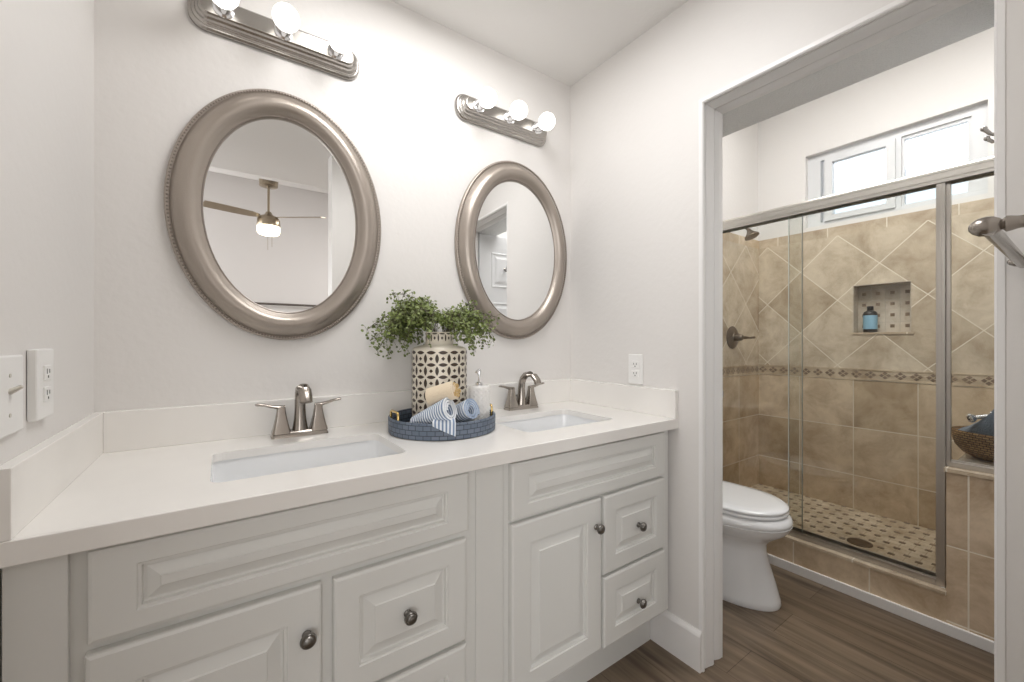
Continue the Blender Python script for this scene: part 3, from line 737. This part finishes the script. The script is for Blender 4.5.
# soap dispenser
SX, SY = .706, 1.196
soap = thing('soap_dispenser', 'white textured soap dispenser with chrome pump on the tray', 'soap dispenser', (SX, SY, ZF))
m = MB(); n = 48; rings = []
H = .135
for k in range(55):
    z = H*k/54; ring = []
    for j in range(n):
        t_ = 2*PI*j/n; rr = .0345
        if 2 < k < 52: rr += .0030*math.sin(j*PI*2/3+((k//3) % 2)*PI)*abs(math.sin(k*PI/3))
        if k in (0, 54): rr -= .0015
        ring.append((SX+rr*math.cos(t_), SY+rr*math.sin(t_), ZF+z))
    rings.append(ring)
m.loft(rings); m.build('bottle', 'ceramic', soap, smooth=50)
m = MB().lathe([(.012, 0), (.012, .010), (.008, .013), (.004, .013), (.004, .036), (.0065, .038), (.0065, .054), (.001, .056)], (SX, SY, ZF+H), n=24)
m.tube([(SX, SY, ZF+H+.050), (SX-.012, SY-.012, ZF+H+.051), (SX-.024, SY-.022, ZF+H+.047)], .0032, n=10)
m.build('pump', 'chrome', soap, smooth=40)
# rolled towels
def roll(name, label, cat, p0, p1, R, mats, turns=2.6, th=.006, taper=1.0, group=None, flap=False, sag=0):
    p0, p1 = Vector(p0), Vector(p1); d = (p1-p0); L_ = d.length; d.normalize()
    sd = d.cross(Vector((0, 0, 1))).normalized(); up = sd.cross(d)
    K = int(turns*22); m = MB(); NL = 14
    rin = R-turns*th*1.18
    def pt(u, k, o):
        a = k/22*2*PI; f = k/K
        r0 = rin+(R-rin)*f; r0 = max(r0+o*th, .001)
        sc = taper+(1-taper)*u
        return p0+d*(L_*u+(.0035*math.sin(a*1.0+1) if u in (0, 1) else 0))+(sd*math.cos(a)+up*math.sin(a))*r0*sc*(1+.03*math.sin(3*a+2))
    for o in (0,):
        vs = []; fs = []; us = []
        W2 = NL+1
        for k in range(K+1):
            for i in range(W2): vs.append(pt(i/NL, k, -.45))
        off = len(vs)
        for k in range(K+1):
            for i in range(W2): vs.append(pt(i/NL, k, .45))
        uvv = [(L_*i/NL, k*.01) for k in range(K+1) for i in range(W2)]*2
        for k in range(K):
            for i in range(NL):
                a = k*W2+i
                fs.append((a, a+1, a+W2+1, a+W2)); fs.append((off+a, off+a+W2, off+a+W2+1, off+a+1))
            for i in (0, NL):
                a = k*W2+i; fs.append((a, a+W2, off+a+W2, off+a))
        for i in range(NL):
            for k in (0, K):
                a = k*W2+i; fs.append((a, off+a, off+a+1, a+1))
        m.add(vs, fs, 0, uvv)
    o = m.build(name, mats, smooth=60, weld=False)
    return tag(o, label, cat, group)
w1 = roll('rolled_washcloth', 'blue and white striped washcloth roll at the front of the tray, tapering to the left', 'washcloth', (.486, 1.216, .934), (.549, 1.098, .989), .0365, 'stripe', taper=.62, turns=2.6, th=.0068, group='rolled washcloths')
roll('rolled_washcloth', 'blue and white striped washcloth roll in front of the soap dispenser', 'washcloth', (.606, 1.188, .9435), (.627, 1.108, .981), .0335, 'stripe', turns=2.6, th=.0064, group='rolled washcloths')
fl = MB(); vs = []; uvs = []
NU, NW = 10, 10
for i in range(NU+1):
    for k in range(NW+1):
        u, w = i/NU, k/NW
        th_ = math.radians(235+21*u)      # round the rim, seen from above
        edge = .020*u+.012
        out = TR+.006+.004*math.sin(w*PI)
        if w < .35: rr_ = out-(1-w/.35)*.035; zz_ = ZT+.060+.012*(1-w/.35)
        else: rr_ = out; zz_ = ZT+.060-(w-.35)/.65*(edge+.012*u)
        vs.append((TC[0]+rr_*math.cos(th_), TC[1]+rr_*math.sin(th_), zz_)); uvs.append((.06*u, w*.1))
nv = len(vs); W2 = NW+1
vs += [(a, b, c-.003) for a, b, c in vs]; uvs = uvs*2; fs = []
for i in range(NU):
    for k in range(NW):
        a = i*W2+k; fs.append((a, a+1, a+W2+1, a+W2)); fs.append((nv+a, nv+a+W2, nv+a+W2+1, nv+a+1))
fl.add(vs, fs, 0, uvs)
fl.build('loose_corner', 'stripe', w1, smooth=60, recalc=False)
p0, p1 = Vector((.527, 1.188, 1.016)), Vector((.576, 1.114, 1.043))
w3 = roll('rolled_sponge_towel', 'cream towel roll with tan loops showing at its end, on top of the striped rolls', 'towel roll', p0, p1, .028, 'loofah', turns=2.2, th=.0095)
d = (p1-p0).normalized(); sd = d.cross(Vector((0, 0, 1))).normalized(); up = sd.cross(d)
lm = MB()
for k in range(6):
    a = 2*PI*k/6+.3; r_ = .0165 if k else 0.0
    c = p1+sd*r_*math.cos(a)+up*r_*math.sin(a)+d*.002
    lm.tube([c+sd*.0055*math.cos(q*PI/5)+up*.0055*math.sin(q*PI/5) for q in range(11)], .0022, n=6, up=d)
lm.build('end_loops', 'loofah2', w3, smooth=60)

# ------------------------------------------------------------------ towel bar
t = thing('towel_bar', 'brushed nickel towel bar with egg-shaped finial at the right edge', 'towel bar', (1.13, .03, 1.36))
m = MB()
for bx in (.925, 1.36):
    pass
def post(bx, e=1.0):
    m = MB()
    m.lathe([(.026*e, 0), (.026*e, .004), (.018*e, .009), (.0105*e, .014), (.0085*e, .024), (.0090*e, .036), (.0112*e, .044), (.0115*e, .047), (.008*e, .050), (.007*e, .052)], (bx, .0305, 1.36), (0, 1, 0), 28)
    m.lathe([(.007*e, 0), (.0095*e, .002), (.0135*e, .008), (.0148*e, .015), (.0135*e, .023), (.009*e, .030), (.004*e, .0335), (.0001, .034)], (bx, .081, 1.36), (0, 1, 0), 28)
    return m
post(.930).build('post', 'nickel', t, smooth=45)
post(1.388, .8).build('post', 'nickel', t, smooth=45)
MB().tube([(.922, .094, 1.356), (1.395, .094, 1.356)], [(.009, .011)]*2, n=20).build('bar', 'fixnickel', t, smooth=40)

# ------------------------------------------------------------------ door open into the toilet room, hook
dr = thing('door_1', 'white six-panel door standing open into the toilet room', 'door', (XJ+.012, .12, .01)); dr['kind'] = 'structure'
DX0, DX1, DY = XJ+.012, XJ+.012+.672, .139
pb = MB().box(DX0, DX1, DY-.035, DY, .012, 2.035)
db = pb.build('leaf', 'door', dr, bevel=.002)
pm = MB()
for (a, b_) in ((.105, .31), (.362, .567)):
    for (z0, z1) in ((.20, .72), (.87, 1.50), (1.62, 1.90)):
        for i, (ins, h) in enumerate(()): pass
        rings = []
        for ins, h in ((0, 0), (.004, .004), (.012, .004), (.016, .0), (.03, .0), (.05, .006)):
            rings.append([(DX0+a+ins, DY+h+.0004, z0+ins), (DX0+b_-ins, DY+h+.0004, z0+ins), (DX0+b_-ins, DY+h+.0004, z1-ins), (DX0+a+ins, DY+h+.0004, z1-ins)])
        pm.loft(rings, cap0=False)
pm.build('raised_panels', 'door', dr)
m = MB().lathe([(.030, 0), (.030, .004), (.012, .009), (.011, .032), (.024, .042), (.027, .055), (.020, .064), (.0001, .066)], (DX1-.065, DY+.0005, .96), (0, 1, 0), 24)
m.build('door_handle', 'fixnickel', dr, smooth=40)
HX, HZ = 1.78, 1.772
hk = thing('robe_hook', 'small nickel double robe hook on the open door, top right', 'hook', (HX, DY, HZ-.03))
m = MB().lathe([(.016, 0), (.016, .003), (.010, .006), (.006, .008), (.0055, .014)], (HX, DY+.0005, HZ), (0, 1, 0), 20)
m.tube([(HX, DY+.010, HZ), (HX, DY+.024, HZ-.004), (HX, DY+.038, HZ+.004), (HX, DY+.050, HZ+.022)], [.005, .005, .0045, .0055], n=10, up=(1, 0, 0))
m.sphere((HX, DY+.051, HZ+.024), .0075, 14, 8)
m.tube([(HX, DY+.010, HZ-.004), (HX, DY+.020, HZ-.018), (HX, DY+.034, HZ-.020), (HX, DY+.044, HZ-.008)], [.005, .005, .0045, .005], n=10, up=(1, 0, 0))
m.sphere((HX, DY+.045, HZ-.006), .0068, 14, 8)
m.build('hook_body', 'fixnickel', hk, smooth=50)
o = MB().box(XJ-.022, XJ+.001, Y1-.0030, Y1-.0005, .966, 1.016).box(XJ-.001, XJ+.0035, Y1-.006, Y1-.001, .978, 1.004).build('strike_plate', 'chrome', bevel=.0008)
tag(o, 'small chrome strike plate on the left jamb of the opening', 'strike plate')

# ------------------------------------------------------------------ toilet
TX_ = 2.022
toi = thing('toilet', 'white elongated toilet with closed lid, beyond the opening', 'toilet', (TX_, 1.15, 0))
def egg(w, yf, yb, z, n=48, pw=2.0, dx=0):
    yc = yf+(yb-yf)*.42; P = []
    for k in range(n):
        a = 2*PI*k/n; c, s_ = math.cos(a), math.sin(a)
        x_ = w*math.copysign(abs(s_)**(2/pw), s_)
        if c >= 0: y_ = yc-(yc-yf)*abs(c)**(2/2.0)
        else: y_ = yc+(yb-yc)*abs(c)**(2/3.2); 
        if c < 0: x_ = w*math.copysign(abs(s_)**(2/3.2), s_)
        P.append((TX_+x_+dx, y_, z))
    return P
m = MB()
m.loft([egg(.143, .816, 1.42, .0005), egg(.146, .813, 1.42, .012), egg(.143, .817, 1.42, .03), egg(.128, .836, 1.42, .10), egg(.112, .858, 1.42, .17), egg(.107, .872, 1.42, .23), egg(.110, .872, 1.42, .262),
        egg(.124, .855, 1.42, .285), egg(.152, .824, 1.42, .308), egg(.176, .796, 1.42, .330), egg(.189, .780, 1.42, .350), egg(.193, .774, 1.40, .366), egg(.1935, .773, 1.40, .3675), egg(.190, .777, 1.40, .369), egg(.190, .777, 1.40, .3705), egg(.194, .773, 1.40, .373),
        egg(.194, .772, 1.38, .384), egg(.190, .777, 1.36, .397), egg(.181, .788, 1.34, .407), egg(.168, .806, 1.33, .411)])
m.build('bowl', 'porc', toi, smooth=55)
m = MB().loft([egg(.168, .797, 1.26, .4125), egg(.177, .789, 1.27, .415), egg(.179, .787, 1.27, .421), egg(.176, .790, 1.265, .427), egg(.168, .797, 1.26, .4285)])
m.build('seat', 'porc', toi, smooth=55)
m = MB().loft([egg(.165, .799, 1.262, .430), egg(.176, .789, 1.27, .4325), egg(.178, .787, 1.27, .438), egg(.175, .790, 1.268, .444), egg(.165, .802, 1.26, .449), egg(.13, .84, 1.22, .452), egg(.06, .93, 1.15, .4535), egg(.01, 1.0, 1.05, .454)])
m.build('lid', 'porc', toi, smooth=55)
MB().loft([[(x_, y_, z) for x_, y_ in rrect(TX_-.20+e, TX_+.20-e, 1.30+e*.5, 1.50, .03)] for z, e in ((.38, .03), (.42, .012), (.60, .0), (.73, .0))]).build('tank', 'porc', toi, smooth=45)
MB().loft([[(x_, y_, z) for x_, y_ in rrect(TX_-.21+e, TX_+.21-e, 1.288+e, 1.503, .03)] for z, e in ((.731, .0), (.755, .0), (.765, .006), (.768, .015))]).build('tank_lid', 'porc', toi, smooth=45)
m = MB().cyl((TX_-.15, 1.30, .68), (TX_-.15, 1.287, .68), .012).tube([(TX_-.15, 1.285, .68), (TX_-.10, 1.28, .676), (TX_-.075, 1.28, .674)], .005, n=8)
m.build('flush_handle', 'chrome', toi, smooth=40)
MB().sphere((TX_+.128, 1.20, .018), .014, 16, 8).box(TX_+.10, TX_+.125, 1.18, 1.22, .002, .02).build('bolt_cap', 'porc', toi, smooth=40)

# ------------------------------------------------------------------ shower enclosure
XG = 2.462
sh = thing('shower_enclosure', 'framed sliding glass shower enclosure standing on the tiled curb', 'shower door', (XG, .75, .171))
m = MB()
pr = [(-.030, .0), (-.030, .052), (-.024, .060), (.024, .060), (.030, .052), (.030, 0), (.022, -.004), (.022, .010), (-.022, .010), (-.022, -.004)]
m.loft([[(XG+a, yy, 1.845+b) for a, b in pr] for yy in (-.598, YT-.001)])
m.box(XG-.033, XG-.030, -.598, YT-.001, 1.860, 1.868).box(XG-.033, XG-.030, -.598, YT-.001, 1.886, 1.890)
m.build('top_rail', 'alu', sh)
m = MB().box(XG-.028, XG+.028, KY+.034, YT-.001, .1715, .180).box(XG-.028, XG-.022, KY+.034, YT-.001, .180, .200).box(XG+.020, XG+.028, KY+.034, YT-.001, .180, .205).box(XG-.003, XG+.003, KY+.034, YT-.001, .180, .195)
m.build('bottom_track', 'alu', sh, bevel=.001)
m = MB().box(XG-.026, XG+.026, KY+.007, KY+.018, .1715, 1.846).box(XG-.026, XG-.018, KY+.018, KY+.034, .1715, 1.846).box(XG+.018, XG+.026, KY+.018, KY+.034, .1715, 1.846).box(XG-.010, XG+.010, KY-.006, KY+.007, .675, 1.846)
m.build('post', 'alu', sh, bevel=.001)
m = MB().box(XG-.016, XG+.016, -.598, KY-.006, .675, .695).box(XG-.005, XG+.005, -.598, KY-.006, .695, .702)
m.build('sill_track', 'alu', sh, bevel=.001)
m = MB().box(XG-.022, XG+.022, YT-.020, YT-.001, .181, 1.845)
m.build('wall_channel', 'alu', sh, bevel=.001)
for nm_, xg, ya, yb_, z0 in (('sliding_panel', XG-.012, .395, .944, .190), ('sliding_panel', XG+.012, .890, YT-.006, .190), ('fixed_panel', XG, -.595, KY-.006, .700)):
    g = MB().box(xg-.003, xg+.003, ya, yb_, z0, 1.852).build(nm_, 'glass', sh)
    if nm_ == 'sliding_panel':
        ye = yb_ if xg < XG else ya
        MB().box(xg-.0032, xg+.0032, ye-.0015, ye+.0015, z0, 1.85).build('glass_edge', 'edge', g)

# shower fittings
VXs = 2.962
vt = thing('shower_valve', 'bronze lever shower valve on the tiled end wall', 'shower valve', (VXs, YT, 1.14))
MB().lathe([(.080, 0), (.080, .004), (.072, .010), (.045, .016), (.032, .020), (.030, .024)], (VXs, YT-.0005, 1.215), (0, -1, 0), 36).build('escutcheon', 'bronze', vt, smooth=40)
m = MB().lathe([(.026, 0), (.027, .015), (.022, .040), (.018, .048), (.0001, .050)], (VXs, YT-.024, 1.215), (0, -1, 0), 28)
m.tube([(VXs, YT-.055, 1.215), (VXs+.03, YT-.075, 1.214), (VXs+.07, YT-.085, 1.212), (VXs+.125, YT-.092, 1.215)], [.010, .011, .007, .009], n=12)
m.build('lever', 'bronze', vt, smooth=45)
m = MB()
hd = thing('showerhead', 'dark bronze shower head just below the top rail at left', 'shower head', (2.92, YT, 1.86))
MB().lathe([(.026, 0), (.024, .006), (.012, .010)], (2.92, YT-.0005, 1.98), (0, -1, 0), 24).build('flange', 'bronze', hd, smooth=40)
MB().tube([(2.92, YT-.008, 1.98), (2.92, YT-.06, 1.985), (2.92, YT-.11, 1.965), (2.92, YT-.135, 1.94)], .009, n=12, up=(1, 0, 0)).build('arm', 'bronze', hd, smooth=45)
MB().lathe([(.012, 0), (.016, .015), (.030, .035), (.045, .050), (.046, .058), (.0001, .060)], (2.92, YT-.130, 1.945), (0, -.45, -1), 28).build('spray_face', 'bronze', hd, smooth=40)
o = MB().lathe([(.055, 0), (.055, .002), (.050, .004), (.012, .003), (.0001, .003)], (2.82, .745, .1005), n=32).build('floor_drain', 'bronze', smooth=40)
tag(o, 'round dark metal drain in the mosaic shower floor', 'drain')
# bottle in the niche
BX, BY = XF+.035, .846
ZN = NZ0+.0042
bt = thing('lotion_bottle', 'small black bottle with pale blue label in the shower niche', 'bottle', (BX, BY, ZN))
MB().lathe([(.032, 0), (.0355, .004), (.0355, .120), (.031, .132), (.017, .140)], (BX, BY, ZN), n=32).build('bottle_body', 'black', bt, smooth=45)
MB().lathe([(.036, .022), (.036, .110)], (BX, BY, ZN), n=32, cap0=False, cap1=False).build('label', 'blue', bt, smooth=45)
MB().lathe([(.017, .1405), (.017, .166), (.015, .168)], (BX, BY, ZN), n=24).build('cap', 'black', bt, smooth=40)
# basket on the bench
KX, KYc, KZ = 2.76, .205, .6745
bk = thing('wicker_basket', 'brown wicker basket on the shower bench, half hidden by the jamb', 'basket', (KX, KYc, KZ))
def ov(a, b, z, n=56): return [(KX+a*math.cos(2*PI*k/n), KYc+b*math.sin(2*PI*k/n), z) for k in range(n)]
n = 56; zz = [0, .02, .05, .085, .115, .12, .115, .03]
m = MB().loft([ov(.085, .12, KZ), ov(.115, .155, KZ+.02), ov(.135, .178, KZ+.05), ov(.142, .188, KZ+.085), ov(.143, .190, KZ+.115), ov(.139, .186, KZ+.12), ov(.134, .181, KZ+.115), ov(.10, .145, KZ+.03)], uvr=lambda i, j: (j*.021, [0, .03, .06, .095, .125, .13, .14, .22][i]))
m.build('woven_body', 'wicker', bk, smooth=60)
tw = MB(); rings = []
def ttop(x, y):
    a = min(1, max(0, (KYc+.165-y)/.25)); return KZ+.118+.25*a*a*(3-2*a)*1.0+.10*max(0, a-.0)*0+.003*math.sin(40*x+25*y)
NR = 12
rings.append([(KX+.09*math.cos(2*PI*k/48), KYc+.12*math.sin(2*PI*k/48), KZ+.05) for k in range(48)])
for q in range(NR+1):
    f_ = 1-q/NR; r1_, r2_ = .128*f_+.001, .172*f_+.001
    e_ = 1-max(0, (f_-.86)/.14)**2
    rings.append([(KX+r1_*math.cos(2*PI*k/48), KYc+r2_*math.sin(2*PI*k/48), KZ+.10+(ttop(KX+r1_*math.cos(2*PI*k/48), KYc+r2_*math.sin(2*PI*k/48))-KZ-.10)*(.35+.65*e_)) for k in range(48)])
o = tw.loft(rings).build('folded_towel', 'bluetowel', smooth=60)
tag(o, 'folded slate blue towel lying in the wicker basket', 'towel')
hd = thing('knobbed_bar', 'small chrome knobbed bar on the towel in the wicker basket', 'handle', (2.672, .29, .83))
kb = [(.0001, 0), (.014, .002), (.020, .010), (.020, .018), (.013, .026), (.008, .030)]
MB().lathe([(.008, .028), (.008, .066)], (2.662, .334, .852), (.15, -1, .30), 26).build('bar', 'chrome', hd, smooth=40)
for off in (0, .094):
    pr_ = kb if off == 0 else [(r_, .094-h_) for r_, h_ in reversed(kb)]
    MB().lathe(pr_, (2.662, .334, .852), (.15, -1, .30), 26).build('knob', 'chrome', hd, smooth=40)

# ------------------------------------------------------------------ bedroom behind the camera, seen in the mirrors
FX, FYY = .40, -1.98
fan = thing('ceiling_fan', 'brushed nickel three-blade ceiling fan with lit glass, reflected in the left mirror', 'ceiling fan', (FX, FYY, 2.28))
MB().lathe([(.055, 0), (.085, .01), (.088, .06), (.088, .07)], (FX, FYY, 2.788), n=32).build('canopy', 'fanbronze', fan, smooth=40)
MB().cyl((FX, FYY, 2.52), (FX, FYY, 2.79), .012).build('downrod', 'fanbronze', fan, smooth=40)
MB().lathe([(.100, 0), (.108, .02), (.105, .07), (.085, .10), (.04, .12), (.025, .15)], (FX, FYY, 2.38), n=36).build('motor_housing', 'fanbronze', fan, smooth=40)
MB().lathe([(.07, 0), (.095, .01), (.104, .03), (.104, .085)], (FX, FYY, 2.293), n=36).build('light_bowl', 'fanlight', fan, smooth=50)
for ang in (163, 35, -81):
    # directions as they stand in the room
    a = math.radians(ang); ux, uy = math.cos(a), math.sin(a)
    if ang == 35: a = math.radians(35)
    px, py = -uy, ux
    m = MB(); rings = []
    for rr, w in ((.09, .03), (.16, .052), (.30, .058), (.50, .060), (.57, .056)):
        rings.append([(FX+ux*rr+px*s*w, FYY+uy*rr+py*s*w, 2.475-s*w*.22+dz) for s, dz in ((-1, -.003), (1, -.003), (1, .003), (-1, .003))])
    m.loft(rings); m.build('blade', 'fanbronze', fan)
m = MB().cyl((FX+.03, FYY, 2.17), (FX+.03, FYY, 2.30), .002, 6).cyl((FX-.01, FYY+.03, 2.13), (FX-.01, FYY+.03, 2.30), .002, 6)
m.build('pull_chains', 'fanbronze', fan)
o = MB().cyl((.38, -4.02, 1.735), (1.25, -4.02, 1.735), .016).build('curtain_rod', 'darkwood', smooth=40)
tag(o, 'thin dark rod on the bedroom wall, reflected low in the left mirror', 'rod')
